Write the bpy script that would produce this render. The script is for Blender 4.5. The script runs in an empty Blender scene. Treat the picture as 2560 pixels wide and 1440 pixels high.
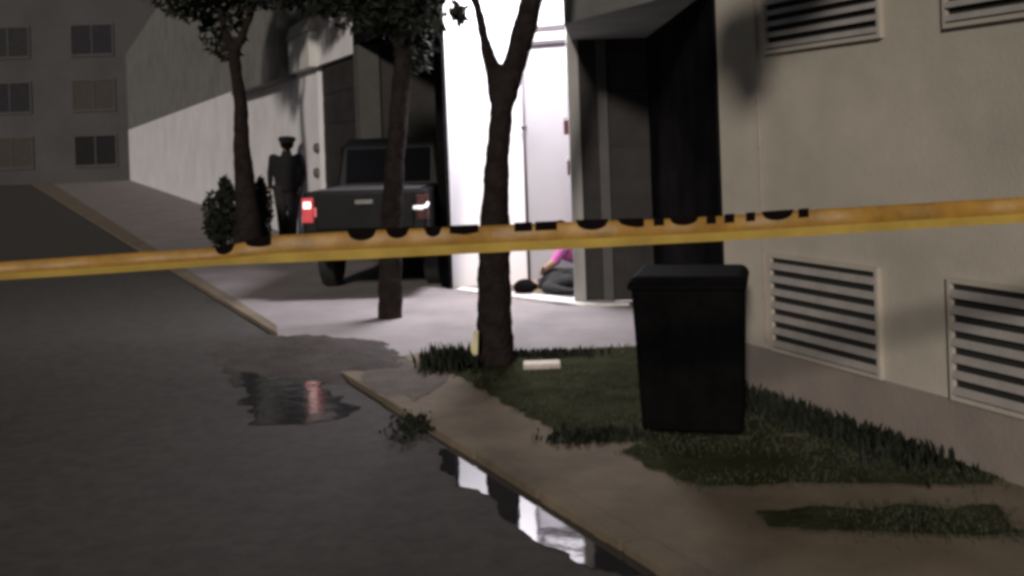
import bpy, bmesh, math, random
from mathutils import Vector, Matrix, noise
random.seed(11)
S = bpy.context.scene
COL = S.collection
PI = math.pi
# ------------------------------------------------------------------ camera
CAMZ = 1.6; FPX = 2600.0; PX, PY = 1280.0, 350.0; ROLL = math.radians(2.0)
cr, sr = math.cos(ROLL), math.sin(ROLL)
cd = bpy.data.cameras.new('camera'); cam = bpy.data.objects.new('camera', cd); COL.objects.link(cam)
cd.sensor_width = 36; cd.lens = FPX / 2560 * 36; cd.shift_y = -(720 - PY) / 2560.0
cd.clip_start = 0.05; cd.clip_end = 1000
R = Vector((cr, 0, -sr)); U = Vector((sr, 0, cr)); B = Vector((0, -1, 0))
M = Matrix((R, U, B)).transposed().to_4x4(); M.translation = Vector((0, 0, CAMZ)); cam.matrix_world = M
S.camera = cam
# ------------------------------------------------------------------ world: night glow over a town
w = bpy.data.worlds.new('World'); S.world = w; w.use_nodes = True
nt = w.node_tree; bg = nt.nodes['Background']
bg.inputs[0].default_value = (0.85, 0.92, 1.0, 1); bg.inputs[1].default_value = 0.055
# street lighting from behind the camera
TRAVEL = Vector((0.22, 1.0, -0.34)).normalized()
sd = bpy.data.lights.new('sun', 'SUN'); sun = bpy.data.objects.new('sun', sd); COL.objects.link(sun)
sd.energy = 1.9; sd.angle = math.radians(5.0); sd.color = (1.0, 0.89, 0.78)
sun.rotation_euler = TRAVEL.to_track_quat('-Z', 'Y').to_euler()
S.view_settings.view_transform = 'Standard'; S.view_settings.look = 'None'
S.view_settings.exposure = 0; S.view_settings.gamma = 1
S.cycles.filter_width = 3.7
# ------------------------------------------------------------------ pixel helpers (photo pixels -> metres)
def ray(x, y):
    u, v = x - PX, y - PY
    return Vector(((u * cr - v * sr) / FPX, 1.0, -(u * sr + v * cr) / FPX))
def at(x, y, d):
    r = ray(x, y); return Vector((r.x * d, d, CAMZ + r.z * d))
def G(x, y, z=0.0):
    r = ray(x, y); return at(x, y, (z - CAMZ) / r.z)
P0 = Vector((1.32, 6.6, 0)); DF = Vector((-0.436, 1, 0)).normalized(); NF = Vector((-DF.y, DF.x, 0))
def F(s, z, off=0.0): return P0 + DF * s + NF * off + Vector((0, 0, z))
def fac(x, y):           # pixel -> (s, z) on the facade plane
    r = ray(x, y); o = Vector((0, 0, CAMZ))
    t = (P0 - o).dot(NF) / r.dot(NF); p = o + r * t
    return (p - P0).dot(DF), p.z
# ------------------------------------------------------------------ materials
MATS = {}
def mat(name, col, rough=0.8, var=0.15, scale=6.0, bump=0.0, bscale=40.0, metal=0.0, emit=None, es=0.0, col2=None, spec=0.5, ior=None, bdist=0.01):
    if name in MATS: return MATS[name]
    m = bpy.data.materials.new(name); m.use_nodes = True; n = m.node_tree; L = n.links
    p = n.nodes['Principled BSDF']; p.inputs['Roughness'].default_value = rough
    p.inputs['Metallic'].default_value = metal; p.inputs['Specular IOR Level'].default_value = spec
    if ior: p.inputs['IOR'].default_value = ior
    c2 = col2 or tuple(c * (1 - var) for c in col); c1 = tuple(min(1, c * (1 + var)) for c in col)
    tc = n.nodes.new('ShaderNodeTexCoord'); nz = n.nodes.new('ShaderNodeTexNoise')
    nz.inputs['Scale'].default_value = scale; nz.inputs['Detail'].default_value = 8; nz.inputs['Roughness'].default_value = 0.65
    cr_ = n.nodes.new('ShaderNodeValToRGB'); cr_.color_ramp.elements[0].position = .3; cr_.color_ramp.elements[1].position = .7
    cr_.color_ramp.elements[0].color = (*c2, 1); cr_.color_ramp.elements[1].color = (*c1, 1)
    L.new(tc.outputs['Object'], nz.inputs['Vector']); L.new(nz.outputs['Fac'], cr_.inputs['Fac'])
    L.new(cr_.outputs['Color'], p.inputs['Base Color'])
    if bump:
        nb = n.nodes.new('ShaderNodeTexNoise'); nb.inputs['Scale'].default_value = bscale; nb.inputs['Detail'].default_value = 6
        b = n.nodes.new('ShaderNodeBump'); b.inputs['Strength'].default_value = bump; b.inputs['Distance'].default_value = bdist
        L.new(tc.outputs['Object'], nb.inputs['Vector']); L.new(nb.outputs['Fac'], b.inputs['Height']); L.new(b.outputs['Normal'], p.inputs['Normal'])
    if emit:
        p.inputs['Emission Color'].default_value = (*emit, 1); p.inputs['Emission Strength'].default_value = es
    MATS[name] = m; return m
asphalt = mat('asphalt', (.043, .040, .036), .9, .35, 11, .6, 90)
soil = mat('soil', (.052, .043, .040), .95, .35, 5, 1.0, 40, bdist=.03)
paving = mat('paving', (.150, .118, .082), .95, .38, 1.7, .4, 60)
apron = mat('apron_concrete', (.235, .212, .215), .8, .22, 1.3, .3, 50)
grassb = mat('grass_soil', (.038, .040, .023), 1, .5, 3.2, .5, 30, spec=0, bdist=.02)
grassm = mat('grass_blade', (.046, .055, .032), .8, .4, 2)
cream = mat('cream_render', (.46, .425, .372), .9, .17, 1.1, .25, 60)
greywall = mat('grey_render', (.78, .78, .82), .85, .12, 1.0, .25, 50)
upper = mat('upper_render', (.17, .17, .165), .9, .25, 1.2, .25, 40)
charcoal = mat('charcoal_shade', (.010, .0095, .0098), 1, .45, 2.2, .3, 30, spec=0)  # near-black tone that stands in for shade on the return wall and pier
gate_m = mat('gate_metal', (.036, .034, .035), .6, .25, 3, .1, 30, spec=.08)
dark = mat('unlit_dark', (.02, .02, .02), .9)
white = mat('white_paint', (.80, .79, .82), .6, .02, 1)
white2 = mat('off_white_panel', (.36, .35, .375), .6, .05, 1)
trimm = mat('grey_trim', (.30, .30, .29), .6, .1, 3)
dtrim = mat('dark_trim', (.10, .095, .10), .6, .1, 3)
bark = mat('bark', (.019, .015, .0145), .95, .45, 9, 1.0, 26, bdist=.03, spec=.08)
leafm = mat('leaf', (.045, .055, .036), .7, .4, 3, spec=.08)
leafd = mat('leaf_dark', (.020, .023, .018), .7, .4, 3, spec=.08)
tapem = mat('tape_yellow', (.31, .165, .024), .5, .35, 9, .4, 14)
inkm = mat('tape_ink', (.006, .004, .004), .9, spec=.05)
binm = mat('bin_plastic', (.0042, .0042, .0046), .8, .4, 6, .3, 30, spec=.03)
rubber = mat('rubber', (.012, .012, .012), .8)
car_m = mat('car_paint', (.0065, .007, .0075), .5, .25, 3, spec=.12)
glassd = mat('tinted_glass', (.005, .005, .006), .9, .0, 1, spec=0)
chrome = mat('chrome', (.16, .16, .16), .35, .05, 5, metal=1)
rimm = mat('rim_metal', (.12, .12, .12), .4, .1, 5, metal=.8)
tail = mat('tail_lamp_red', (.35, .03, .04), .3, .1, 5, emit=(1, .12, .14), es=.33)
tailw = mat('tail_lamp_white', (.8, .75, .7), .3, .05, 5, emit=(1, .86, .82), es=1.6)
redbox = mat('red_box', (.14, .02, .035), .5, .1, 5)
skin = mat('skin', (.22, .13, .09), .6, .1, 8)
hairm = mat('hair', (.004, .003, .003), .9, .3, 30, spec=.05)
jacket = mat('jacket', (.006, .0055, .0075), .95, .3, 8, .5, 20)
trous = mat('trousers', (.013, .012, .014), .9, .3, 8, .5, 20)
shirtg = mat('dark_grey_shirt', (.016, .017, .017), .9, .3, 8, .5, 20)
jeans = mat('navy_jeans', (.022, .026, .055), .9, .3, 8, .5, 20)
pink = mat('pink_top', (.42, .10, .30), .85, .2, 9, .6, 20)
shoe = mat('shoe', (.45, .45, .43), .7)
shoed = mat('shoe_dark', (.02, .02, .02), .7)
stonem = mat('pale_stone', (.62, .56, .50), .8, .1, 8, .3, 30)
panelm = mat('light_panel', (.9, .9, .9), .5, .0, 1, emit=(1, .97, 1), es=9)
# water: dark, mirror-like, with ripples breaking the edges
def water_mat(name='puddle_water', rough=.03, bump=.10):
    m = bpy.data.materials.new(name); m.use_nodes = True; n = m.node_tree; L = n.links
    p = n.nodes['Principled BSDF']; p.inputs['Base Color'].default_value = (.03, .03, .032, 1)
    p.inputs['IOR'].default_value = 1.9; p.inputs['Roughness'].default_value = rough
    tc = n.nodes.new('ShaderNodeTexCoord'); nz = n.nodes.new('ShaderNodeTexNoise'); nz.inputs['Scale'].default_value = 9; nz.inputs['Detail'].default_value = 5
    b = n.nodes.new('ShaderNodeBump'); b.inputs['Strength'].default_value = bump; b.inputs['Distance'].default_value = .004
    L.new(tc.outputs['Object'], nz.inputs['Vector']); L.new(nz.outputs['Fac'], b.inputs['Height']); L.new(b.outputs['Normal'], p.inputs['Normal'])
    return m
water = water_mat(); water2 = water_mat('wet_asphalt', .075, .8)
# ------------------------------------------------------------------ object helpers
def tag(o, label=None, cat=None, group=None, kind=None):
    if label: o['label'] = label
    if cat: o['category'] = cat
    if group: o['group'] = group
    if kind: o['kind'] = kind
    return o
def empty(name, loc, label, cat, group=None, rz=0.0):
    o = bpy.data.objects.new(name, None); COL.objects.link(o); o.location = loc; o.rotation_euler = (0, 0, rz)
    o.empty_display_size = .2
    return tag(o, label, cat, group)
def obj(name, bm, m, parent=None, smooth=False, bevel=0.0, label=None):
    """bm is in world coordinates unless the parent is rotated: then it is local"""
    bmesh.ops.recalc_face_normals(bm, faces=bm.faces)
    me = bpy.data.meshes.new(name); bm.to_mesh(me); bm.free()
    for mm in (m if isinstance(m, (list, tuple)) else [m]): me.materials.append(mm)
    if smooth:
        for p in me.polygons: p.use_smooth = True
    o = bpy.data.objects.new(name, me); COL.objects.link(o)
    if parent: o.parent = parent
    if bevel:
        b = o.modifiers.new('bevel', 'BEVEL'); b.width = bevel; b.segments = 2; b.limit_method = 'ANGLE'
    if label: o['label'] = label
    return o
def hexa(bm, pts):
    v = [bm.verts.new(p) for p in pts]
    for f in ((0,1,2,3), (7,6,5,4), (0,4,5,1), (1,5,6,2), (2,6,7,3), (3,7,4,0)): bm.faces.new([v[i] for i in f])
def box(bm, x0, x1, y0, y1, z0, z1):
    hexa(bm, [(x0,y0,z0),(x1,y0,z0),(x1,y1,z0),(x0,y1,z0),(x0,y0,z1),(x1,y0,z1),(x1,y1,z1),(x0,y1,z1)])
def fbox(bm, s0, s1, o0, o1, z0, z1):     # box in facade coordinates
    hexa(bm, [F(s0,z0,o0),F(s1,z0,o0),F(s1,z0,o1),F(s0,z0,o1),F(s0,z1,o0),F(s1,z1,o0),F(s1,z1,o1),F(s0,z1,o1)])
def tube(bm, pts, rads, n=10, wob=0.0, seed=0, cap=True):
    rings = []
    for i, p in enumerate(pts):
        p = Vector(p)
        t = (Vector(pts[min(i+1, len(pts)-1)]) - Vector(pts[max(i-1, 0)])).normalized()
        a = t.cross(Vector((0, 1, 0.1))).normalized() if abs(t.y) < .9 else t.cross(Vector((1, 0, 0))).normalized(); b = t.cross(a)
        ring = []
        for k in range(n):
            th = 2*PI*k/n
            r = rads[i]
            if wob: r *= 1 + wob * noise.noise(Vector((math.cos(th)*1.3, math.sin(th)*1.3, i*.35)) + Vector((seed, 0, 0)))
            ring.append(bm.verts.new(p + a*math.cos(th)*r + b*math.sin(th)*r))
        rings.append(ring)
    for i in range(len(rings)-1):
        for k in range(n):
            bm.faces.new((rings[i][k], rings[i][(k+1)%n], rings[i+1][(k+1)%n], rings[i+1][k]))
    if cap:
        bm.faces.new(rings[0][::-1]); bm.faces.new(rings[-1])
def cyl(bm, p0, p1, r, n=20): tube(bm, [p0, p1], [r, r], n)
def sheet(name, pts, z, m, label=None, kind='structure', cat=None, grid=0, thick=0):
    bm = bmesh.new(); vs = [bm.verts.new((p[0], p[1], z)) for p in pts]; f = bm.faces.new(vs)
    if thick:
        r = bmesh.ops.extrude_face_region(bm, geom=[f]); bmesh.ops.translate(bm, vec=(0, 0, -thick), verts=[g for g in r['geom'] if isinstance(g, bmesh.types.BMVert)])
    return tag(obj(name, bm, m), label, cat, None, kind)
def ragged(pts, amp, step, seed):
    out = []
    for i in range(len(pts)):
        a, b = Vector(pts[i][:2]), Vector(pts[(i+1) % len(pts)][:2]); n = max(1, int((b-a).length/step))
        for k in range(n):
            p = a.lerp(b, k/n); q = Vector((noise.noise(Vector((p.x*6, p.y*6, seed)))+.5*noise.noise(Vector((p.x*19, p.y*19, seed))), noise.noise(Vector((p.x*6, p.y*6, seed+9)))+.5*noise.noise(Vector((p.x*19, p.y*19, seed+9))), 0))
            out.append((p.x + q.x*amp, p.y + q.y*amp))
    return out
def solid(parts, voxel, mats, jit=0.0, smooth=4):
    """fuse overlapping tapered capsules into ONE continuous surface; each face takes the material of its nearest capsule"""
    bm = bmesh.new()
    for p0, r0, p1, r1, mi in parts:
        p0, p1 = Vector(p0), Vector(p1)
        for p, r in ((p0, r0), (p1, r1)):
            bmesh.ops.create_icosphere(bm, subdivisions=2, radius=r, matrix=Matrix.Translation(p))
        if (p1-p0).length > 1e-4: tube(bm, [p0, p1], [r0*.995, r1*.995], 12)
    bmesh.ops.recalc_face_normals(bm, faces=bm.faces)
    me = bpy.data.meshes.new('t'); bm.to_mesh(me); bm.free()
    o = bpy.data.objects.new('t', me); COL.objects.link(o)
    r = o.modifiers.new('r', 'REMESH'); r.mode = 'VOXEL'; r.voxel_size = voxel
    s = o.modifiers.new('s', 'SMOOTH'); s.iterations = smooth; s.factor = .5
    dg = bpy.context.evaluated_depsgraph_get(); me2 = bpy.data.meshes.new_from_object(o.evaluated_get(dg))
    bpy.data.objects.remove(o); bpy.data.meshes.remove(me)
    for m in mats: me2.materials.append(m)
    for poly in me2.polygons:
        poly.use_smooth = True
        c = poly.center; best = 9; bi = 0
        for p0, r0, p1, r1, mi in parts:
            a = Vector(p0); ab = Vector(p1) - a; l2 = ab.length_squared
            t = 0 if l2 < 1e-9 else max(0, min(1, (c-a).dot(ab)/l2))
            d = (c - (a + ab*t)).length - (r0 + (r1-r0)*t)
            if d < best: best = d; bi = mi
        poly.material_index = bi
    if jit:
        for v in me2.vertices:
            v.co += v.normal * (noise.noise(v.co*9)*jit + noise.noise(v.co*30)*jit*.45)
    return me2
def link_mesh(name, me, parent=None):
    me.name = name; o = bpy.data.objects.new(name, me); COL.objects.link(o)
    if parent: o.parent = parent
    return o
def leaves(bm, c, rad, n, size, seed, flat=.75, droop=0.0):
    rnd = random.Random(seed)
    for i in range(n):
        while True:
            v = Vector((rnd.uniform(-1,1), rnd.uniform(-1,1), rnd.uniform(-1,1)))
            if v.length < 1: break
        if noise.noise(v*2.2 + Vector((seed*3.1, 0, 0))) < -.12: continue
        p = Vector(c) + Vector((v.x*rad[0], v.y*rad[1], v.z*rad[2]))
        a = Vector((rnd.gauss(0,1), rnd.gauss(0,1), rnd.gauss(0,flat) - droop)).normalized()
        b = a.cross(Vector((rnd.gauss(0,1), rnd.gauss(0,1), rnd.gauss(0,1)))).normalized()
        s = size * rnd.uniform(.6, 1.3)
        q = [p - a*s, p + b*s*.32 - a*s*.1, p + a*s, p - b*s*.32 - a*s*.1]
        bm.faces.new([bm.verts.new(x) for x in q])
# ================================================================== GROUND
def kx(d): return 2.440 - .503*d            # kerb line
RZ = -0.038
sheet('road', [(-160,-60),(160,-60),(160,400),(-160,400)], RZ, asphalt, 'dark damp asphalt road')
# pavement block (raised 0.12 m): from the kerb line to far behind the buildings
kerb = [(kx(d), d) for d in (-20, 0, 3, 5, 6.5)]
sheet('pavement', [(kx(-20),-20),(60,-20),(60,300),(kx(300),300)], 0.0, paving, 'brown concrete pavement beside the road', thick=.2)
# apron: pale concrete forecourt
ap = [G(1060,880), G(1290,884), G(1600,864), (1.32,7.9), (1.32,10.0), (-.7,11.35), F(60,0)[:2], (kx(60)+1.2, 60), (kx(12)+.15,12), (kx(9.4)+.1,9.4), G(700,880), G(940,905)]
sheet('forecourt', [(p[0],p[1]) for p in ap], .003, apron, 'pale concrete forecourt in front of the lit doorway')
# grass patches
g1 = [G(1040,915), G(1085,872), G(1290,884), G(1600,866), (1.30,7.85), P0, F(-2.1,0), G(2300,1092), G(2012,1086), G(1700,1100), G(1510,1107), G(1400,1090), G(1300,1032), G(1190,965), G(1120,930)]
sheet('lawn', ragged(g1, .06, .04, 1), .006, grassb, 'main patch of grass under the tree')
g2 = [G(1560,1130), G(1620,1106), G(2012,1094), G(2500,1096), G(2500,1215), G(2012,1212), G(1740,1222), G(1650,1180)]
sheet('lawn', ragged(g2, .055, .035, 2), .009, grassb, 'narrow grass patch in front of the bin')
g3 = [G(1880,1292), G(1930,1278), G(2500,1270), G(2560,1345), G(2012,1335), G(1930,1325)]
sheet('lawn', ragged(g3, .05, .03, 3), .012, grassb, 'small grass patch at the lower right')
tip = [(kx(7.0)+.015,7.0), G(925,893), G(1000,897), G(1060,905), G(1120,930), G(1110,955), G(1070,985), G(1020,1010), (kx(6.45)+.02,6.45)]
sheet('bare_soil', ragged(tip, .05, .04, 12), .0042, mat('dusty_soil', (.088, .070, .055), .95, .3, 6, .8, 40, bdist=.02), 'bare brown soil over the tip of the kerb')
def inpoly(x, y, poly):
    c = False; j = len(poly)-1
    for i in range(len(poly)):
        xi, yi = poly[i][0], poly[i][1]; xj, yj = poly[j][0], poly[j][1]
        if (yi > y) != (yj > y) and x < (xj-xi)*(y-yi)/(yj-yi+1e-12)+xi: c = not c
        j = i
    return c
bm = bmesh.new(); rnd = random.Random(5)
for poly, n in ((g1, 16000), (g2, 7000), (g3, 2500)):
    xs = [p[0] for p in poly]; ys = [p[1] for p in poly]
    for i in range(n):
        x, y = rnd.uniform(min(xs), max(xs)), rnd.uniform(min(ys), max(ys))
        if not inpoly(x, y, poly): continue
        k = noise.noise(Vector((x*2.5, y*2.5, 0)))
        if k < -.25: continue
        x += rnd.gauss(0,.035); y += rnd.gauss(0,.05)
        h = rnd.uniform(.010, .028)*(1+k); a = rnd.uniform(0, 6.3); l = rnd.uniform(0, .03)
        dx, dy = math.cos(a)*.004, math.sin(a)*.004
        bm.faces.new([bm.verts.new(q) for q in ((x-dx,y-dy,.002),(x+dx,y+dy,.002),(x+dy*8*l/.03,y+l,h))])
tag(obj('grass', bm, grassm), 'short dark grass blades growing on the lawn patches', 'grass', None, 'stuff')
# dark tall weeds along the bottom of the right wall and bin
def tuft(c, n, rx, ry, h, label, seed, m=leafd, name='weed', cat='plant'):
    bm = bmesh.new(); r = random.Random(seed)
    cs = c if isinstance(c, list) else [c]
    for i in range(n):
        c = cs[i % len(cs)]; x, y = c[0]+r.gauss(0,rx), c[1]+r.gauss(0,ry); hh = h*r.uniform(.4,1.1); a = r.uniform(0,6.3); l = hh*r.uniform(.1,.6)
        wx, wy = math.cos(a+1.57)*.009, math.sin(a+1.57)*.009; mx, my = x+math.cos(a)*l*.4, y+math.sin(a)*l*.4
        q = [bm.verts.new(p) for p in ((x-wx,y-wy,.003),(x+wx,y+wy,.003),(mx+wx,my+wy,hh*.6),(x+math.cos(a)*l,y+math.sin(a)*l,hh),(mx-wx,my-wy,hh*.6))]
        bm.faces.new(q)
    return tag(obj(name, bm, m), label, cat)
c = G(1125,918); tuft((c.x,c.y), 380, .10, .09, .155, 'dark spiky weed clump to the left of the forked tree', 1)
c = G(1480,1098); tuft((c.x,c.y), 260, .13, .06, .06, 'low dark weed clump at the lawn edge left of the bin', 2)
WF = [F(q, 0, .10) for q in (-.35,-.5,-.7,-.9,-1.1,-1.3,-1.5,-1.7)]; tuft([(q.x,q.y) for q in WF], 1500, .12, .13, .085, 'dark weeds along the foot of the cream wall right of the bin', 3)
c = G(1340,893); tuft((c.x,c.y), 320, .22, .04, .07, 'low dark weeds along the forecourt edge right of the forked tree', 4)
c = G(1010,1085, RZ); tuft((c.x+.04,c.y), 300, .055, .13, .030, 'dark debris and weeds in the gutter below the kerb', 5)
# kerb stones along the pavement edge
for i in range(34):
    d0 = 1.0 + i*.62
    if d0 > 6.2: break
    bm = bmesh.new(); a = Vector((kx(d0), d0, 0)); b = Vector((kx(d0+.605), d0+.605, 0)); t = (b-a).normalized(); n_ = Vector((-t.y, t.x, 0))
    hexa(bm, [a+n_*.012+Vector((0,0,-.16)), b+n_*.012+Vector((0,0,-.16)), b-n_*.13+Vector((0,0,-.16)), a-n_*.13+Vector((0,0,-.16)),
              a+n_*.008+Vector((0,0,.008)), b+n_*.008+Vector((0,0,.008)), b-n_*.12+Vector((0,0,.008)), a-n_*.12+Vector((0,0,.008))])
    if i == 0: kerbs = []
    kerbs.append(bm)
big = bmesh.new()
for b_ in kerbs:
    me = bpy.data.meshes.new('k'); b_.to_mesh(me); b_.free(); big.from_mesh(me); bpy.data.meshes.remove(me)
o = obj('kerb', big, paving, bevel=.012); tag(o, 'weathered brown kerb along the gutter', None, None, 'structure')
# low mound of soil where the kerb ends
bm = bmesh.new(); cen = G(800,930); NX, NY = 40, 28
a0 = math.atan2(1, -.5)
grid = {}
for i in range(NX+1):
    for j in range(NY+1):
        a = (i/NX-.5)*2; b = (j/NY-.5)*2; rr = math.sqrt(a*a+b*b)
        h = max(0, 1-rr**1.6)*(.105 + .05*noise.noise(Vector((a*2.3,b*2.3,3)))) + .030*noise.noise(Vector((a*5,b*5,1)))*(1-min(1,rr)*.6) - .045
        x = cen.x - .16 + a*.86 - b*.60; y = cen.y + .75 + a*.05 + b*1.05
        grid[i,j] = bm.verts.new((x, y, h + .012*noise.noise(Vector((a*16,b*16,7)))))
for i in range(NX):
    for j in range(NY): bm.faces.new((grid[i,j], grid[i+1,j], grid[i+1,j+1], grid[i,j+1]))
tag(obj('soil_mound', bm, soil, smooth=True), 'low mound of brown soil at the end of the kerb', 'soil mound')
# puddles
pz = RZ + .005
pA = [(1108,1122),(1140,1118),(1225,1158),(1300,1210),(1400,1290),(1480,1338),(1560,1380),(1640,1410),(1630,1440),(1560,1436),(1478,1416),(1400,1382),(1335,1352),(1295,1320),(1252,1272),(1222,1240),(1160,1214),(1115,1172)]
sheet('puddle', ragged([G(x,y,pz) for x,y in pA], .05, .035, 7), pz, water, 'long bright puddle in the gutter beside the kerb')
pB = [(620,880),(690,890),(760,920),(830,990),(900,1020),(860,1040),(780,1052),(700,1056),(640,1050),(585,960),(560,900)]
sheet('puddle', ragged([G(x,y,pz) for x,y in pB], .10, .05, 8), pz, water2, 'smaller dark puddle mirroring the red tail lamp')
# pale slab lying in the lawn
bm = bmesh.new(); p = G(1355,921); box(bm, p.x-.13, p.x+.13, p.y-.07, p.y+.07, .004, .045)
tag(obj('stone_slab', bm, stonem, bevel=.012), 'small pale flat stone lying on the grass by the tree', 'stone')
# ================================================================== BUILDING
bld = empty('building', P0, 'long building with cream and grey walls, a bright white doorway and dark garages', 'building')
bld.location = (0,0,0)
def part(name, m, fn, parent=None, bevel=0.0, label=None, smooth=False):
    bm = bmesh.new(); fn(bm); return obj(name, bm, m, parent or bld, smooth, bevel, label)
TOP = 7.5
# right facade, cream, from P0 towards the camera and past it
part('wall', cream, lambda b: fbox(b, -16, 0, -.3, 0, -.1, TOP), label='cream rendered wall with louvred vents')
s1, _ = fac(1908, 500)
part('downpipe', mat('pipe_cream', (.36,.31,.27), .7), lambda b: (tube(b, [F(s1,.35,.012), F(s1,TOP,.012)], [.008,.008], 10), [tube(b, [F(s1,z,.012), F(s1,z+.03,.012)], [.011,.011], 10) for z in (.6,1.5,2.6)]))
part('plinth', mat('plinth_render', (.27,.235,.215), .9, .12, 3, .3, 40), lambda b: fbox(b, -16, 0.0, -.02, .012, -.1, .30), label='darker band along the wall foot')
def louvre(sa, sb, z0, z1, n, label):
    fr = part('louvre_vent', dark, lambda b: fbox(b, sb, sa, .002, .008, z0, z1), label=label)  # dark plate in place of the shaded depth behind the slats
    def fm(b):
        t = .022
        fbox(b, sb-t, sa+t, .001, .03, z1, z1+t); fbox(b, sb-t, sa+t, .001, .03, z0-t, z0)
        fbox(b, sa, sa+t, .001, .03, z0, z1); fbox(b, sb-t, sb, .001, .03, z0, z1)
    part('frame', cream, fm, fr)
    def sl(b):
        h = (z1-z0)/n
        for i in range(n):
            z = z0 + h*(i+.12)
            t = h*.50
            hexa(b, [F(sa-.001,z,.034), F(sb+.001,z,.034), F(sb+.001,z+t,.022), F(sa-.001,z+t,.022),
                     F(sa-.001,z,.038), F(sb+.001,z,.038), F(sb+.001,z+t,.026), F(sa-.001,z+t,.026)])
    part('slats', mat('slat_paint', (.34,.32,.31), .7, .15, 8), sl, fr)
sa, zt = fac(1935, 642); _, zb = fac(1938, 866)
louvre(sa, sa-.85, zb, zt, 7, 'lower louvred vent near the ground')
sa2, zb2 = fac(1925, 126)
louvre(sa2, sa2-.9, zb2, zb2+.95, 15, 'upper louvred vent')
# a further pair of vents beyond the first
louvre(sa-1.35, sa-2.2, zb, zt, 7, 'next lower louvred vent'); louvre(sa2-1.35, sa2-2.25, zb2, zb2+.95, 15, 'next upper louvred vent')
# recess: dark return wall, soffit block
part('return_wall', charcoal, lambda b: box(b, 1.325, 1.6, 6.72, 10.08, -.1, 2.54))  # faces away from the street lighting; that shade is put into its colour
def soff(b):
    e = [F(.002,0), F(2.15,0), Vector((.60,10.0,0)), Vector((1.6,10.0,0)), Vector((1.6,6.9,0))]
    lo = [b.verts.new((p.x,p.y,2.54)) for p in e]; hi = [b.verts.new((p.x,p.y,TOP)) for p in e]
    b.faces.new(lo); b.faces.new(hi[::-1])
    for i in range(5): b.faces.new((lo[i], lo[(i+1)%5], hi[(i+1)%5], hi[i]))
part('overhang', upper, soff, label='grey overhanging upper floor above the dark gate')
# gate with post, and jamb
gx0, gx1 = .735, 1.32
def px_x(x, y, d): return at(x, y, d).x
ja, jb = px_x(1433,650,10.1), px_x(1461,650,10.1)
xa, xb = px_x(1505,600,10), px_x(1531,600,10)
def gate(b):
    box(b, jb, xa, 10.02, 10.05, .02, 2.54); box(b, xb, 1.33, 10.02, 10.05, .02, 2.54)
    for z in (.5, 1.0, 1.5, 2.0, 2.4):
        box(b, jb+.005, xa-.005, 10.012, 10.021, z, z+.03); box(b, xb+.005, 1.322, 10.012, 10.021, z, z+.03)
g = part('gate', gate_m, gate, bevel=.003)
part('gate_post', mat('post_grey', (.055,.053,.055), .6), lambda b: box(b, xa, xb, 9.98, 10.06, 0, 2.54), g, .006)
part('door_jamb', trimm, lambda b: box(b, ja, jb, 9.99, 10.12, 0, 4.0), bevel=.006, label='pale grey jamb at the right of the bright doorway')
# red boxes on the jamb
for (x, y0, y1) in ((1408, 302, 336), (1417, 402, 436)):
    a = at(x, y0, 10.3); b_ = at(x+34, y1, 10.3)
    rb = part('alarm_box', redbox, lambda b: box(b, a.x, ja+.02, 10.13, 10.28, b_.z, a.z), bevel=.006, label='small dark red box behind the door jamb')
    part('cover', white, lambda b: box(b, a.x-.004, ja+.02, 10.125, 10.285, a.z+.001, a.z+.03), rb)
# lit room
BW = 11.5
part('room_wall', white, lambda b: (box(b, -.79, 3.0, BW, BW+.1, 0, 4.0), box(b, 3.0, 3.1, 10.05, BW+.1, 0, 4.0)))
part('room_ceiling', white, lambda b: box(b, -.70, 3.1, 10.05, BW+.1, 4.0, 4.1))
part('room_front', white2, lambda b: box(b, 1.34, 3.0, 10.06, 10.10, 0, 4.0))
part('room_front', white2, lambda b: box(b, jb, 1.34, 10.06, 10.10, 2.5, 4.0))
xp = px_x(1313, 400, 11.3)
part('door_panel', white2, lambda b: hexa(b, [(xp+.02,BW-.03,.03),(1.3,10.95,.03),(1.3,10.99,.03),(xp+.02,BW-.005,.03),(xp+.02,BW-.03,2.72),(1.3,10.95,2.72),(1.3,10.99,2.72),(xp+.02,BW-.005,2.72)]), label='off white panel of the room behind the lying person')
part('pipe', mat('pipe_grey', (.09,.075,.09), .5), lambda b: (tube(b, [(xp,BW-.04,.02),(xp,BW-.04,2.72)], [.016,.016], 12), tube(b, [(xp-.03,BW-.045,1.72),(xp+.02,BW-.045,1.76)], [.022,.022], 10)), smooth=True, label='thin grey pipe up the white wall')
part('rail', mat('rail_grey', (.06,.05,.055), .5), lambda b: [hexa(b, [(xp+.0,BW-.06,z),(1.3,10.90,z),(1.3,10.94,z),(xp+.0,BW-.03,z),(xp+.0,BW-.06,z+t),(1.3,10.90,z+t),(1.3,10.94,z+t),(xp+.0,BW-.03,z+t)]) for z, t in ((2.63,.04),(2.76,.075))], label='two dark rails above the panel')
part('threshold', mat('threshold_lit_tone', (.62,.60,.60), .6), lambda b: hexa(b, [(-.66,11.1,.0),(ja+.02,9.80,.0),(1.05,9.80,0),(-.60,11.28,.0),(-.66,11.1,.03),(ja+.02,9.80,.03),(1.05,9.80,.03),(-.60,11.28,.03)]))  # pale colour stands in for the brightly lit floor edge
lf = part('ceiling_light', trimm, lambda b: box(b, -.45, 2.0, 10.75, 11.05, 3.93, 3.999), label='ceiling light of the bright room')
part('diffuser', panelm, lambda b: box(b, -.43, 1.98, 10.77, 11.03, 3.915, 3.929), lf)
ld = bpy.data.lights.new('room_light', 'AREA'); ld.shape = 'RECTANGLE'; ld.size = 1.5; ld.size_y = .5; ld.energy = 250; ld.color = (1, .95, 1.0)
lo = bpy.data.objects.new('room_light', ld); COL.objects.link(lo); lo.location = (0.05, 10.55, 3.6)
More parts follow.
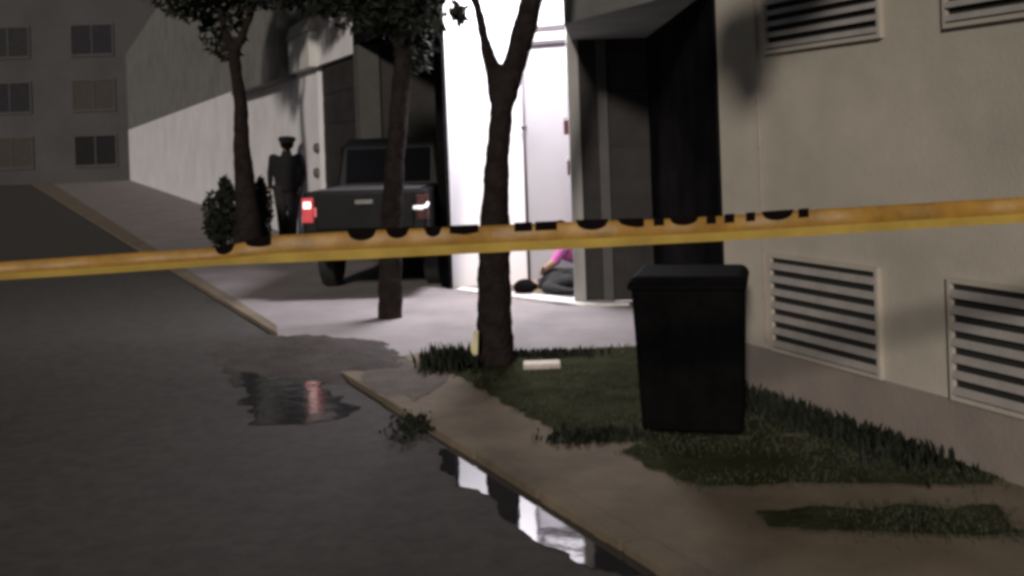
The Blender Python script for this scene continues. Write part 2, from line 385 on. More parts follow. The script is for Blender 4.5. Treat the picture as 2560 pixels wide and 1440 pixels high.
lo.rotation_euler = Vector((-.12, -.16, -1)).to_track_quat('-Z', 'Y').to_euler()
# upper storey over the bright room
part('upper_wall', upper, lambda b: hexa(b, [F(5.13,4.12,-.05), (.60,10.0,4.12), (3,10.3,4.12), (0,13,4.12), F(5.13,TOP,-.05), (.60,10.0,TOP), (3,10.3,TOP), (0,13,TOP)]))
# left facade: pier, garage opening with a dark garage, closed door, then plain grey wall
sG0, sG1 = 5.14+.26, 8.55
sD0, sD1 = 8.80, 11.05
part('pier', charcoal, lambda b: fbox(b, 5.14, sG0, -.04, 0, 0, 3.7), label='pier left of the bright doorway, near-black for foliage shade')  # shade of the tree foliage painted as a near-black colour
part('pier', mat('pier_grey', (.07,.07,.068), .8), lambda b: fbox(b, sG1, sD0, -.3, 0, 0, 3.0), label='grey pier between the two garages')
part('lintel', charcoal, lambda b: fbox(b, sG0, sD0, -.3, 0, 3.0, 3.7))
part('lintel', greywall, lambda b: fbox(b, sD0, sD1+.05, -.3, 0, 2.90, 3.7), label='pale wall above the closed garage door')
part('upper_wall', upper, lambda b: fbox(b, 5.14, sD1+.05, -.04, 0, 3.7, TOP))  # foliage shade on this storey is put into the dark grey
part('garage_interior', mat('garage_grey', (.034,.033,.032), .9, .2, 3), lambda b: (fbox(b, 5.2, 8.8, -6.1, -6.0, 0, 3), fbox(b, 8.6, 8.7, -6, -.3, 0, 3), fbox(b, 5.3, 5.4, -6, -.36, 0, 3), fbox(b, 5.2, 8.8, -6.1, -.3, 3.0, 3.1)))
def gd(b):
    fbox(b, sD0, sD1, -.12, -.08, 0, 2.90)
    for i in range(6): fbox(b, sD0+.05, sD1-.05, -.08, -.065, .08+i*.47, .45+i*.47)
gdo = part('garage_door', gate_m, gd, bevel=.004)
part('handle', dtrim, lambda b: fbox(b, 9.9, 10.1, -.065, -.03, .95, 1.0), gdo)
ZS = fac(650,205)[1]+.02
part('upper_wall', upper, lambda b: fbox(b, sD1+.05, 70, -.3, -.002, ZS, TOP))  # darker grey stands in for foliage shade on the same wall
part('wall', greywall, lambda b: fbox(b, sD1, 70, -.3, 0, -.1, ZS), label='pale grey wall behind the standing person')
for y in (370, 432):
    s_, z_ = fac(796, y); part('wall_fitting', dtrim, lambda b: tube(b, [F(s_,z_,0), F(s_,z_,.07)], [.09,.07], 16), bevel=.01, label='small dark round fitting on the pale wall')
# dark block added in place of foliage shade on the upper wall
sa_, za_ = fac(742, 195); sb_, zb_ = fac(560, 205)
part('shade_block', upper, lambda b: (fbox(b, sa_, sa_+5.5, .002, .30, za_, za_+2.6), fbox(b, sa_-.03, sa_+5.53, .002, .34, za_+2.6, za_+2.7)), bevel=.01)
# pale meter box with cap
s_a, z_a = fac(795, 78); s_b, z_b = fac(745, 185)
mb = part('meter_box', mat('pale_metal', (.62,.62,.60), .5, .06, 6), lambda b: fbox(b, s_a, s_b, .002, .16, z_b, z_a), bevel=.01, label='pale upright box on the wall above the standing person')
part('cap', mat('cap_metal', (.40,.39,.36), .6), lambda b: hexa(b, [F(s_a-.03,z_a+.002,.002),F(s_b+.05,z_a+.002,.002),F(s_b+.05,z_a+.002,.19),F(s_a-.03,z_a+.002,.19),F(s_a-.03,z_a+.28,.002),F(s_b+.05,z_a+.28,.002),F(s_b+.05,z_a+.24,.12),F(s_a-.03,z_a+.24,.12)]), mb)
# far building closing the street
far = empty('building', (0,0,0), 'dim distant building closing off the far end of the street', 'building')
def fb(b): box(b, -60, -17, 62, 70, -.12, 11)
part('wall', mat('far_render', (.055,.055,.06), .9, .2, .3), fb, far)
for i in range(8):
    for k in range(3):
        x0 = -56+i*5; z0 = 1+k*3.3
        wn = part('window', mat('far_frame', (.05,.05,.05), .8), lambda b: (box(b, x0-.1, x0+2.5, 61.90, 61.99, z0-.14, z0), box(b, x0-.1, x0+2.5, 61.9, 61.99, z0+1.7, z0+1.8), box(b, x0-.1, x0, 61.9, 61.99, z0, z0+1.7), box(b, x0+2.4, x0+2.5, 61.9, 61.99, z0, z0+1.7), box(b, x0+1.16, x0+1.24, 61.9, 61.97, z0, z0+1.7)), far)
        part('pane', mat('far_pane%d' % ((i*5+k*3) % 4), [(.03,.03,.035),(.06,.055,.05),(.02,.02,.022),(.035,.035,.038)][(i*5+k*3) % 4], .95, spec=0), lambda b: box(b, x0+.001, x0+2.399, 61.95, 61.96, z0+.001, z0+1.699), wn)
# ================================================================== TREES
def branchy(tips, rnd, ctr):
    return tips
def tree(name, label, limbs, crowns, nleaf, lsize, seed, group, voxel=.022, jit=.012, lm=leafm, base=None):
    root = empty(name, base or limbs[0][0][0], label, 'tree', group)
    off = root.location.copy()
    parts_ = []
    for pts, rads in limbs:
        for i in range(len(pts)-1): parts_.append((Vector(pts[i])-off, rads[i], Vector(pts[i+1])-off, rads[i+1], 0))
    me = solid(parts_, voxel, [bark], jit, 6); link_mesh('trunk', me, root)
    bm = bmesh.new()
    for k, (c, r, f) in enumerate(crowns): leaves(bm, Vector(c)-off, r, int(nleaf*f), lsize, seed+k, .6, .5)
    o = obj('crown', bm, lm, root)
    return root
# main forked tree
D = 7.5
def P(x, y, d=D): return at(x, y, d)
base = G(1240, 905)
tr = [(base.x,base.y,-.05), P(1238,860), P(1236,760), P(1235,640), P(1238,520), P(1243,400), P(1252,290), P(1258,240)]
trr = [.175,.136,.126,.121,.102,.092,.086,.085]
l1 = [P(1245,245), P(1229,168), P(1212,100,7.45), P(1189,0,7.4), P(1160,-110,7.3), P(1125,-260,7.2), P(1100,-420,7.0)]
l2 = [P(1265,250), P(1285,168), P(1303,100,7.5), P(1330,0,7.5), P(1345,-60,7.5), P(1375,-160,7.6), P(1400,-330,7.7)]
tree('tree', 'thick dark tree trunk forking into two limbs in front of the bright doorway',
     [(tr, trr), (l1, [.068,.058,.043,.037,.033,.028,.02]), (l2, [.078,.090,.090,.082,.078,.06,.03])],
     [((l1[-1].x-.3, 6.9, 4.3), (1.2,1.1,.8), 1), ((l2[-1].x+.2, 7.6, 4.6), (1.2,1.1,.9), 1), ((-.2,7.3,5.2), (1.5,1.2,.9), 1)], 2600, .075, 3, 'street trees', base=base)
# second, straight dark trunk in front of the pickup
b3 = G(975, 795)
t3 = [(b3.x,b3.y,-.05), at(976,700,b3.y), at(978,560,b3.y), at(988,400,b3.y), at(1000,250,b3.y), at(1010,120,b3.y), at(1005,0,b3.y), at(990,-150,b3.y)]
tree('tree', 'straight dark tree trunk in front of the dark pickup',
     [(t3, [.118,.112,.10,.092,.09,.085,.075,.05]), ([t3[5], at(930,40,b3.y), at(850,-60,b3.y)], [.05,.035,.02]), ([t3[5], at(1060,40,b3.y+.1), at(1095,-30,b3.y)], [.045,.03,.015])],
     [(at(985,-40,b3.y), (.55,.6,.50), 1.1), (at(1040,80,b3.y+.1), (.22,.3,.42), .45), (at(930,-20,b3.y), (.6,.5,.42), 1), (at(830,-70,b3.y), (.6,.5,.42), 1.1), (at(720,-60,b3.y+.5), (.5,.5,.34), .9), (at(1030,20,b3.y-.3), (.22,.3,.25), .5)], 2200, .055, 21, 'street trees', base=b3, lm=leafd)
# third tree at the left
b2 = G(620, 640)
dz = b2.y
t2 = [(b2.x,b2.y,-.05), at(622,560,dz), at(612,460,dz), at(604,360,dz), at(602,260,dz), at(590,180,dz), at(585,135,dz)]
tree('tree', 'slim forked dark tree in front of the pale grey wall, left of the standing person',
     [(t2, [.26,.20,.16,.125,.105,.09,.10]), ([t2[-1], at(562,80,dz), at(545,0,dz), at(520,-120,dz)], [.075,.06,.05,.03]), ([t2[-1], at(612,75,dz), at(640,0,dz), at(670,-120,dz)], [.075,.062,.05,.03])],
     [(at(520,-60,dz), (1.1,1.0,.7), 1.2), (at(700,-80,dz), (1.2,1.0,.62), 1.4), (at(560,70,dz+.4), (.35,.5,.5), .25), (at(800,-70,dz-1), (.9,.8,.6), 1)], 2600, .09, 41, 'street trees', base=b2, voxel=.035, lm=leafd)
# leafy sprig hanging against the white wall
bm = bmesh.new(); c0 = at(1140, -60, 8.4)
tube(bm, [at(1110,-180,8.4), at(1135,-40,8.4), at(1140,15,8.4)], [.02,.012,.006], 8)
rnd = random.Random(9)
for i in range(46):
    p = at(1143+rnd.gauss(0,13), 32+rnd.gauss(0,11), 8.4+rnd.gauss(0,.05))
    a = Vector((rnd.gauss(0,.6), rnd.gauss(0,.4), -1)).normalized(); b_ = a.cross(Vector((0,1,0))).normalized(); s = rnd.uniform(.035,.06)
    bm.faces.new([bm.verts.new(q) for q in (p-a*s, p+b_*s*.4, p+a*s, p-b_*s*.4)])
for i in range(18):
    p = at(1100+rnd.gauss(0,7), 65+rnd.gauss(0,10), 8.4+rnd.gauss(0,.05))
    a = Vector((rnd.gauss(.3,.4), 0, -1)).normalized(); b_ = a.cross(Vector((0,1,0))).normalized(); s = rnd.uniform(.035,.05)
    bm.faces.new([bm.verts.new(q) for q in (p-a*s, p+b_*s*.4, p+a*s, p-b_*s*.4)])
tube(bm, [at(1110,-180,8.4), at(1095,-20,8.4), at(1099,50,8.4)], [.015,.008,.004], 8)
tag(obj('hanging_branch', bm, leafd), 'small dark leafy branch hanging in front of the white wall at the top', 'branch')
# tree behind the camera's right shoulder: its leaves dapple the cream wall
rb_ = Vector((2.9, .4, 0))
tree('tree', 'leafy tree close to the cream wall, beyond the right edge of the view',
     [([(2.9,.4,-.05),(2.85,.5,1.5),(2.6,.9,2.8),(2.0,1.6,3.6)], [.12,.1,.08,.05]), ([(2.6,.9,2.8),(2.2,1.9,3.3),(1.5,2.6,3.5)], [.06,.04,.02])],
     [(tuple(F(*fac(1845,110)) - TRAVEL*2.6), (.17,.35,.20), 1.0), (tuple(F(*fac(1872,200)) - TRAVEL*2.4), (.09,.2,.16), .5), (tuple(F(*fac(1960,40)) - TRAVEL*2.8), (.3,.4,.14), .7), ((2.2,2.2,4.0), (.9,.9,.5), 1), ((1.0,2.6,4.2), (.7,.8,.4), .6)], 900, .075, 61, 'street trees', base=rb_)
# shrubs by the left tree
def shrub(c, r, n, label, seed, size=.06):
    root = empty('shrub', (c[0], c[1], 0), label, 'shrub', 'shrubs below the pale grey wall')
    bm = bmesh.new(); [leaves(bm, (dx*r[0], dy*r[1], r[2]*hz), (r[0]*f, r[1]*f, r[2]*f*1.1), n//3, size, seed+k, .8, 0) for k, (dx,dy,hz,f) in enumerate(((0,0,.7,.8),(.4,-.2,1.15,.55),(-.5,.3,.95,.6),(.1,.2,1.5,.4)))]; obj('foliage', bm, leafd, root)
    bm = bmesh.new(); rr = random.Random(seed)
    for i in range(7):
        a = rr.uniform(0,6.3); tube(bm, [(0,0,-.02),(math.cos(a)*r[0]*.3, math.sin(a)*r[1]*.3, r[2]*.8),(math.cos(a)*r[0]*.6, math.sin(a)*r[1]*.6, r[2]*1.4)], [.02,.014,.006], 6)
    obj('stem', bm, bark, root)
for (x, y, r, n, l, s) in ((560, 640, (.30,.30,.62), 2600, 'dark shrub just left of the slim tree', 1), (650, 632, (.24,.24,.60), 2200, 'dark narrow shrub just right of the slim tree', 2)):
    p = G(x, y); shrub((p.x, p.y), r, n, l, s)
# ================================================================== TAPE
DT = 3.0
tp = [(-1200,668,735),(-400,668,722),(0,655,700),(300,634,681),(548,618,663),(700,588,656),(900,577,647),(1100,569,637),(1280,561,628),(1460,553,620),(1640,548,610),(1800,540,602),(2012,525,590),(2300,508,571),(2560,492,556),(3800,428,487)]
def tape_at(x):
    for i in range(len(tp)-1):
        if tp[i][0] <= x <= tp[i+1][0]:
            t = (x-tp[i][0])/(tp[i+1][0]-tp[i][0]); return tp[i][1]+(tp[i+1][1]-tp[i][1])*t, tp[i][2]+(tp[i+1][2]-tp[i][2])*t
    return tp[-1][1:]
tape = empty('barrier_tape', at(1280, 595, DT), 'yellow barrier tape with dark lettering stretched across the whole scene', 'barrier tape')
toff = tape.location.copy()
def tpt(x, f, lift=0.0):
    a, b_ = tape_at(x); y = a + (b_-a)*f
    wav = .010*math.sin(x*.011) + .005*math.sin(x*.031+1)
    bulge = -.010*math.sin(PI*min(1,max(0,f)))
    return at(x, y, DT + wav + bulge - lift) - toff
bm = bmesh.new(); xs = list(range(-1200, 3701, 14)); fs = [0,.12,.25,.4,.55,.7,.8,.9,1.0]
front = [[bm.verts.new(tpt(x, f)) for f in fs] for x in xs]; back = [[bm.verts.new(tpt(x, f, -.003)) for f in fs] for x in xs]
for i in range(len(xs)-1):
    for j in range(len(fs)-1):
        bm.faces.new((front[i][j], front[i+1][j], front[i+1][j+1], front[i][j+1])); bm.faces.new((back[i][j], back[i][j+1], back[i+1][j+1], back[i+1][j]))
    bm.faces.new((front[i][0], back[i][0], back[i+1][0], front[i+1][0])); bm.faces.new((front[i][-1], front[i+1][-1], back[i+1][-1], back[i][-1]))
obj('ribbon', bm, tapem, tape, smooth=True)
# brighter folded lower hem
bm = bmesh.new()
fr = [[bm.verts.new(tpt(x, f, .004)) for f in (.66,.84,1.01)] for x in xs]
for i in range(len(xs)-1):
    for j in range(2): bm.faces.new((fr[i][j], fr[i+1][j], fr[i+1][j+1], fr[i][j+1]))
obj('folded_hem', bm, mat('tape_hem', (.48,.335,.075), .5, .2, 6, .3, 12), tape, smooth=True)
# lower halves of the dark letters, cut by the fold along the upper edge
def stub(x0, x1, h, kind):
    bm = bmesh.new()
    n = max(4, int((x1-x0)/6)); top = []; bot = []
    for i in range(n+1):
        x = x0+(x1-x0)*i/n; t = i/n
        if kind == 'arc': hh = h*math.sqrt(max(0, 1-(2*t-1)**2))
        elif kind == 'bar': hh = h
        elif kind == 'J': hh = h*min(1, math.sqrt(max(0,1-(1-t)**2))*1.05) if t < .98 else h*.9
        else: hh = h*(1 - .25*abs(2*t-1))
        a, b_ = tape_at(x)
        top.append(bm.verts.new(tpt(x, -.06, .0035))); bot.append(bm.verts.new(tpt(x, max(-.055, hh/(b_-a)), .0035)))
    for i in range(n): bm.faces.new((top[i], top[i+1], bot[i+1], bot[i]))
    obj('letter', bm, inkm, tape)
for a in ((536,586,20,'arc'),(612,677,20,'J'),(868,940,24,'arc'),(964,1022,22,'arc'),(1060,1104,22,'arc'),(1124,1196,20,'flat'),(1286,1330,18,'bar'),(1338,1392,18,'bar'),
          (1440,1520,22,'arc'),(1545,1610,18,'J'),(1634,1660,16,'bar'),(1674,1746,18,'arc'),(1766,1790,18,'bar'),(1811,1836,18,'bar'),(1865,1888,18,'bar'),(1905,1984,20,'arc'),(1996,2022,18,'bar')):
    stub(*a)
# loose end of tape hanging by the tree base
bm = bmesh.new(); q = []
for i in range(8):
    t = i/7; q.append((bm.verts.new(at(1183-4*t+3*math.sin(i), 828+64*t, 7.32)), bm.verts.new(at(1196-2*t, 826+60*t, 7.30))))
for i in range(7): bm.faces.new((q[i][0], q[i][1], q[i+1][1], q[i+1][0]))
o = obj('tape_scrap', bm, mat('tape_scrap', (.62,.58,.34), .5)); so = o.modifiers.new('s','SOLIDIFY'); so.thickness = .002
tag(o, 'short pale yellow scrap of tape at the left side of the forked tree foot', 'tape scrap')
# ================================================================== WHEELED BIN
p = G(1752, 1090)
bin_ = empty('wheeled_bin', (p.x, p.y+.16, 0), 'tall black wheeled rubbish bin on the grass by the cream wall', 'bin', rz=math.radians(-14)); bin_.scale = (1, 1, .95)
def tap(b, x0, x1, y0, y1, z0, X0, X1, Y0, Y1, z1):
    hexa(b, [(x0,y0,z0),(x1,y0,z0),(x1,y1,z0),(x0,y1,z0),(X0,Y0,z1),(X1,Y0,z1),(X1,Y1,z1),(X0,Y1,z1)])
bm = bmesh.new(); tap(bm, -.262,.262,-.22,.21,.03, -.292,.292,-.27,.25,.86); obj('body', bm, binm, bin_, bevel=.025)
bm = bmesh.new()
tap(bm, -.305,.305,-.285,.265,.83, -.31,.31,-.29,.27,.865)
obj('rim', bm, binm, bin_, bevel=.008)
bm = bmesh.new(); tap(bm, -.312,.312,-.30,.28,.866, -.28,.28,-.25,.25,.905); obj('lid', bm, binm, bin_, bevel=.018)
bm = bmesh.new(); tube(bm, [(-.22,.27,.85),(-.22,.34,.87),(.22,.34,.87),(.22,.27,.85)], [.016]*4, 10); obj('handle', bm, binm, bin_, smooth=True)
for sx in (-1, 1):
    bm = bmesh.new(); cyl(bm, (sx*.20,.20,.10), (sx*.255,.20,.10), .10, 24); wh = obj('wheel', bm, rubber, bin_, bevel=.01)
    bm = bmesh.new(); cyl(bm, (sx*.25,.20,.10), (sx*.262,.20,.10), .045, 16); obj('hub', bm, dtrim, wh)
bm = bmesh.new()
for x in (-.12, 0, .12): tap(bm, x-.012,x+.012,-.222,-.19,.10, x-.012,x+.012,-.272,-.24,.74)
obj('ribs', bm, binm, bin_, bevel=.004)
# ================================================================== PICKUP
HD = math.atan2(1, .06)           # heading of the pickup's nose, into the garage
tl = G(870, 745)
truck = empty('pickup_truck', (-1.575, 10.95, 0), 'dark pickup truck with lit red tail lamp backed half out of the garage', 'pickup truck', rz=HD)
def prof(pts, y0, y1, m, name, bevel=.02, parent=None, inset=0.0):
    bm = bmesh.new(); zt_ = max(q[1] for q in pts); zb_ = min(q[1] for q in pts)
    def yy(y, z): return y*(1 - inset*(z-zb_)/(zt_-zb_+1e-6))
    A = [bm.verts.new((x, yy(y0,z), z)) for x, z in pts]; Bv = [bm.verts.new((x, yy(y1,z), z)) for x, z in pts]
    bm.faces.new(A); bm.faces.new(Bv[::-1]); n = len(pts)
    for i in range(n): bm.faces.new((A[i], A[(i+1)%n], Bv[(i+1)%n], Bv[i]))
    return obj(name, bm, m, parent or truck, bevel=bevel)
def arch(cx, r, z, n=8): return [(cx + r*math.cos(PI*k/n), z + r*math.sin(PI*k/n)) for k in range(n+1)]
W = .66
lowpts = [(0,.42)] + [(0,.72),(.02,1.12),(1.55,1.12),(1.6,1.10),(3.3,1.08),(4.45,1.0),(4.6,.9),(4.62,.42)] + arch(3.85,.38,.40) + arch(.95,.38,.40)
prof(lowpts, -W, W, car_m, 'body', .03)
cabp = [(1.40,1.08),(1.55,1.60),(1.78,1.68),(2.75,1.66),(3.35,1.08)]
cab = prof(cabp, -W+.03, W-.03, car_m, 'cab', .04, inset=.12)
for sy in (-1, 1):
    prof([(1.66,1.14),(1.74,1.58),(2.2,1.60),(2.2,1.14)], sy*.625, sy*.575, glassd, 'side_window', .004, cab)
    prof([(2.27,1.14),(2.27,1.60),(2.66,1.58),(3.08,1.14)], sy*.625, sy*.575, glassd, 'side_window', .004, cab)
    bm = bmesh.new(); box(bm, 1.75,1.95, sy*.66-.01, sy*.66+.03*sy+.01, .98,1.01); obj('door_handle', bm, chrome, truck, bevel=.006)
    bm = bmesh.new(); box(bm, 3.0,3.12, min(sy*.66,sy*.82), max(sy*.66,sy*.82), 1.12,1.28); obj('wing_mirror', bm, car_m, truck, bevel=.02)
    bm = bmesh.new(); box(bm, -.02,.10, sy*.61-.06, sy*.61+.06, .80,1.06); lamp = obj('tail_lamp', bm, tail if sy > 0 else mat('tail_lamp_unlit', (.05,.01,.012), .3), truck, bevel=.012)
    if sy > 0:
        bm = bmesh.new(); box(bm, -.032,.04, sy*.61-.04, sy*.61+.04, .95,1.02); obj('reversing_lamp', bm, tailw, lamp, bevel=.006)
        bm = bmesh.new(); box(bm, -.024,.0, sy*.61-.30, sy*.61-.07, .86,.96); obj('lamp_strip', bm, mat('lamp_strip', (.4,.08,.08), .4, emit=(1,.2,.22), es=.35), lamp, bevel=.006)
    else:
        bm = bmesh.new(); tube(bm, [(-.03,sy*.61+.09,.93),(-.03,sy*.61+.0,.925),(-.03,sy*.61-.05,.94),(-.03,sy*.61-.07,.98)], [.018,.022,.02,.014], 10); obj('glint', bm, mat('glint_white', (.8,.8,.8), .3, emit=(1,1,1), es=.7), lamp, smooth=True)  # glowing white streak painted as a reflection on the unlit lamp
    for cx in (.95, 3.85):
        bm = bmesh.new(); cyl(bm, (cx, sy*.50, .34), (cx, sy*.68, .34), .34, 32); wh = obj('wheel', bm, rubber, truck, bevel=.03)
        bm = bmesh.new(); cyl(bm, (cx, sy*.66, .34), (cx, sy*.69, .34), .20, 24); obj('rim', bm, rimm, wh, bevel=.01)
prof([(1.425,1.16),(1.53,1.54),(1.50,1.555),(1.395,1.16)], -.5, .5, glassd, 'rear_window', .004, cab)
bm = bmesh.new(); box(bm, -.025,.0, -.52,.52, .72,1.10); tg = obj('tailgate', bm, car_m, truck, bevel=.012)
bm = bmesh.new(); box(bm, -.045,-.02, -.10,.10, .98,1.03); obj('handle', bm, chrome, tg, bevel=.006)
bm = bmesh.new(); box(bm, -.16,.0, -.65,.65, .46,.62); bp = obj('bumper', bm, car_m, truck, bevel=.03)
bm = bmesh.new(); box(bm, -.17,-.155, -.16,.16, .49,.59); obj('number_plate', bm, mat('plate', (.4,.4,.36), .5), bp, bevel=.004)
bm = bmesh.new(); box(bm, .08,1.48, -.56,.56, 1.121,1.128); obj('bed_cover', bm, dark, truck)
# ================================================================== PEOPLE
def hand(parts, wrist, dirv, side, mi, curl=.5, palmn=None):
    d = Vector(dirv).normalized(); s = Vector(side).normalized(); s = (s - d*s.dot(d)).normalized(); n_ = d.cross(s)
    w_ = Vector(wrist); palm = w_ + d*.085
    for k in (-1, 0, 1): parts.append((w_ + s*k*.012, .016, palm + s*k*.024, .013, mi))
    for k, ln in enumerate((.062, .074, .070, .055)):
        b0 = palm + s*(k-1.5)*.020; m1 = b0 + (d*(1-curl*.3) + n_*curl*.6).normalized()*ln*.55; e = m1 + (d*(1-curl) + n_*curl).normalized()*ln*.5
        parts.append((b0, .0095, m1, .0088, mi)); parts.append((m1, .0088, e, .0075, mi))
    t0 = w_ + d*.03 - s*.026; t1 = t0 + (d*.7 - s*.6 + n_*.3).normalized()*.035; t2 = t1 + (d*.9 - s*.2 + n_*.4).normalized()*.028
    parts.append((t0, .013, t1, .011, mi)); parts.append((t1, .011, t2, .009, mi))
def person(loc, label, J, mats, extra, rz=0.0, voxel=.011):
    """J: joints; mats: dict top, legs, skin indices -> materials"""
    root = empty('person', loc, label, 'person', rz=rz)
    ml = [skin, mats['top'], mats['legs'], mats['shoe']]
    Ps = []
    V = lambda k: Vector(J[k])
    add = lambda a, ra, b, rb, m: Ps.append((a, ra, b, rb, m))
    lat = (V('shL') - V('shR')).normalized(); lath = (V('hipL') - V('hipR')).normalized()
    pel, che, nk, hd = V('pelvis'), V('chest'), V('neck'), V('head')
    for k in (-1, 1):
        add(pel + lath*.065*k, .105, pel + lath*.055*k + (che-pel)*.45, .095, 1)
        add(pel + lath*.055*k + (che-pel)*.45, .095, che + lat*.075*k, .105, 1)
    add(pel, .11, pel + (che-pel)*.1, .11, 2)
    add(che, .115, nk, .07, 1)
    up = (hd - nk).normalized(); face = V('face')
    face = (face - up*face.dot(up)).normalized(); side = up.cross(face)
    add(nk, .058, hd - up*.03, .055, 0)
    add(hd + up*.03 - face*.015, .083, hd + up*.03 + face*.018, .080, 0)
    add(hd - up*.03 + face*.02, .066, hd - up*.075 + face*.045, .038, 0)   # jaw
    add(hd + up*.012 + face*.092, .011, hd - up*.014 + face*.104, .013, 0)  # nose
    add(hd - up*.045 + face*.082, .013, hd - up*.045 + face*.084, .014, 0)  # lips
    for k in (-1, 1):
        add(hd + side*.083*k - up*.01, .014, hd + side*.088*k + up*.02 - face*.008, .015, 0)
        add(hd + side*.03*k + up*.036 + face*.074, .018, hd + side*.034*k + up*.036 + face*.074, .018, 0)
    for s_, k in (('L', 1), ('R', -1)):
        add(che + lat*.09*k + (nk-che)*.3, .085, V('sh'+s_), .065, 1)
        add(V('sh'+s_), .062, V('el'+s_), .048, 1); add(V('el'+s_), .047, V('wr'+s_), .034, mats.get('fore', 1))
        hd_ = V('hd'+s_) - V('wr'+s_)
        hand(Ps, V('wr'+s_), hd_, face*k if abs(hd_.normalized().dot(face)) < .9 else up*k, 0)
        q = mats.get('legr', 1)
        add(V('hip'+s_), .088*q, V('kn'+s_), .060*q, 2); add(pel, .10, V('hip'+s_), .09*q, 2)
        add(V('kn'+s_), .059*q, V('an'+s_), .043*q*q, 2)
        a = V('an'+s_); t = V('toe'+s_)
        add(a + (t-a)*-.25, .038, a + (t-a)*.35, .042, 3); add(a + (t-a)*.35, .042, t, .032, 3)
    me = solid(Ps, voxel, ml, .003, 3); link_mesh('body', me, root)
    # eyes
    bm = bmesh.new()
    for k in (-1, 1): bmesh.ops.create_icosphere(bm, subdivisions=2, radius=.011, matrix=Matrix.Translation(hd + side*.032*k + up*.022 + face*.083))
    obj('eyes', bm, mat('eye', (.3,.28,.26), .3), root, smooth=True)
    if 'hair' in extra:
        L_ = [(hd + up*.055 - face*.02, .090, hd + up*.045 + face*.02, .082, 0), (hd + up*.02 - face*.045, .075, hd - up*.04 - face*.05, .055, 0)]
        if extra['hair'] > 0: L_.append((hd - face*.06, .07, hd - face*.06 - up*extra['hair'], .045, 0))
        for k in (-1, 1): L_.append((hd + side*.055*k + up*.03 - face*.02, .045, hd + side*.06*k - up*.02 - face*.025, .032, 0))
        link_mesh('hair', solid(L_, .012, [hairm], .006, 2), root)
    if extra.get('cap'):
        bm = bmesh.new(); q = [(-.0,.095),(.02,.104),(.045,.120),(.075,.126),(.105,.10),(.115,.03)]
        rings = []
        for z, r in q:
            rings.append([bm.verts.new(hd + up*(z+.035) + side*math.cos(2*PI*i/28)*r + face*math.sin(2*PI*i/28)*r*1.08) for i in range(28)])
        for a in range(len(rings)-1):
            for i in range(28): bm.faces.new((rings[a][i], rings[a][(i+1)%28], rings[a+1][(i+1)%28], rings[a+1][i]))
        bm.faces.new(rings[-1]); bm.faces.new(rings[0][::-1])
        cp = obj('cap', bm, jacket, root, smooth=True)
        bm = bmesh.new(); a_ = [hd + up*.04 + side*math.cos(t)*.094 + face*math.sin(t)*.098 for t in [PI*(.12+.76*i/10) for i in range(11)]]
        b_ = [hd + up*.022 + side*math.cos(t)*.115 + face*(math.sin(t)*.165) for t in [PI*(.12+.76*i/10) for i in range(11)]]
        va = [bm.verts.new(x) for x in a_]; vb = [bm.verts.new(x) for x in b_]
        for i in range(10): bm.faces.new((va[i], va[i+1], vb[i+1], vb[i]))
        o = obj('peak', bm, jacket, cp); so = o.modifiers.new('s','SOLIDIFY'); so.thickness = .006
    if extra.get('jacket'):
        # open jacket hem below the waist
        bm = bmesh.new(); rings = []
        for f_, rx, ry in ((-.22,.205,.155),(-.08,.200,.150),(.12,.180,.135),(.4,.185,.135),(.8,.205,.140),(1.02,.17,.115)):
            c_ = pel + (che-pel)*f_
            rings.append([bm.verts.new(c_ + lat*math.cos(2*PI*i/30)*rx*(1+.03*math.sin(i*2.1)) + face*math.sin(2*PI*i/30)*ry) for i in range(30)])
        for a in range(len(rings)-1):
            for i in range(30): bm.faces.new((rings[a][i], rings[a][(i+1)%30], rings[a+1][(i+1)%30], rings[a+1][i]))
        o = obj('jacket', bm, jacket, root, smooth=True); so = o.modifiers.new('s','SOLIDIFY'); so.thickness = .01
    return root
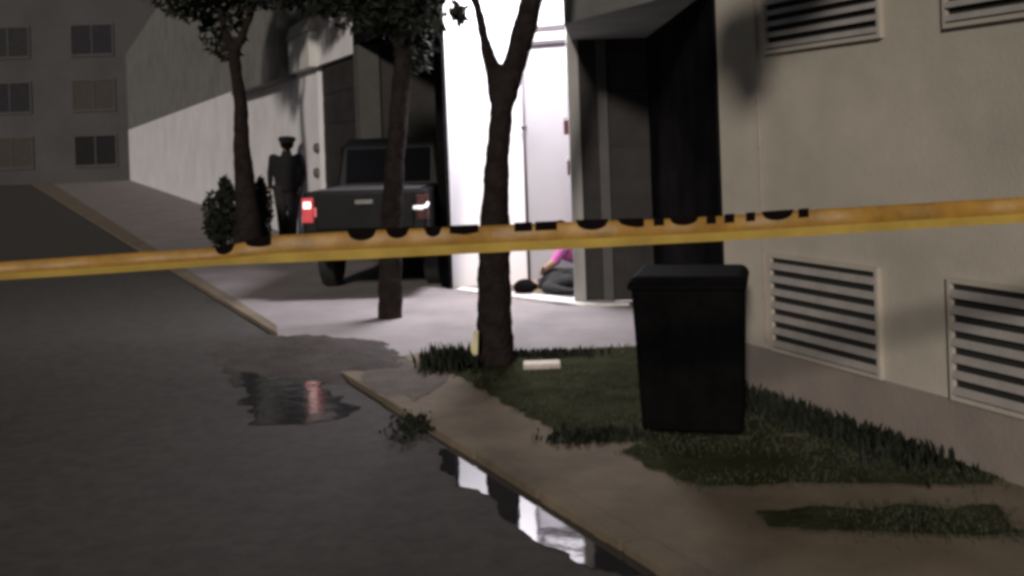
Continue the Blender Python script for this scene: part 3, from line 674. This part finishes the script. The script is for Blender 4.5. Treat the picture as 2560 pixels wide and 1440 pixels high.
# standing person with cap, by the pale wall: local frame, x right, y away
st = at(724, 606, 17.6); 
Jst = dict(pelvis=(0,0,.95), chest=(-.01,.0,1.30), neck=(0,.0,1.50), head=(0.01,-.01,1.63), face=(-.45,.9,0),
  shL=(.17,.0,1.43), shR=(-.19,.0,1.43), elL=(.23,.05,1.14), elR=(-.245,.03,1.16), wrL=(.19,-.08,.93), wrR=(-.235,-.06,.93), hdL=(.16,-.12,.85), hdR=(-.22,-.10,.84),
  hipL=(.10,0,.90), hipR=(-.10,0,.90), knL=(.07,-.06,.50), knR=(-.10,.02,.50), anL=(.03,.0,.085), anR=(-.09,.08,.085), toeL=(.05,-.17,.035), toeR=(-.12,-.08,.035))
person((st.x, st.y, 0), 'person standing in dark jacket, trousers and peaked cap before the pale wall', Jst, dict(top=jacket, legs=trous, shoe=shoe, legr=1.28), dict(hair=0, cap=1, jacket=1)).scale = (1.2, 1.1, 1.01)
# lying person: head to the left, body running right behind the jamb
ly = G(1312, 741)
dl = Vector((1, -.02, 0)).normalized()
Jl = dict(pelvis=(.56,.14,.15), chest=(.31,.06,.16), neck=(.17,.02,.13), head=(.03,.0,.115), face=(.45,.85,.25),
  shL=(.22,-.12,.10), shR=(.24,.13,.24), elL=(.42,-.20,.06), elR=(.46,.10,.26), wrL=(.56,-.04,.05), wrR=(.58,-.02,.17), hdL=(.62,.04,.04), hdR=(.64,-.06,.12),
  hipL=(.62,.08,.13), hipR=(.62,.20,.16), knL=(.98,-.10,.14), knR=(.96,.06,.26), anL=(1.34,.06,.06), anR=(1.32,.20,.07), toeL=(1.42,-.02,.09), toeR=(1.41,.12,.12))
person((ly.x, ly.y+.08, 0), 'person lying on the floor in dark top and navy jeans in the bright doorway', Jl, dict(top=shirtg, legs=jeans, shoe=shoed), dict(hair=.03)).scale = (1.05, 1, .84)
# crouching person in pink, mostly behind the jamb
kn = at(1440, 690, 11.05)
Jk = dict(pelvis=(.30,.10,.26), chest=(.04,.02,.40), neck=(-.04,-.02,.50), head=(-.06,-.08,.60), face=(-.55,-.75,-.35),
  shL=(-.02,.14,.42), shR=(-.04,-.15,.44), elL=(-.12,.10,.28), elR=(-.14,-.20,.32), wrL=(-.22,-.06,.24), wrR=(-.24,-.27,.26), hdL=(-.26,-.14,.23), hdR=(-.28,-.34,.24),
  hipL=(.30,.18,.24), hipR=(.30,.0,.24), knL=(.02,.22,.10), knR=(.04,-.04,.10), anL=(.40,.20,.06), anR=(.40,.02,.06), toeL=(.50,.20,.04), toeR=(.50,.02,.04))
person((kn.x-.10, 11.0, 0), 'person in a pink top kneeling low beside the lying person', Jk, dict(top=pink, legs=jeans, shoe=shoed, fore=0), dict(hair=.04))
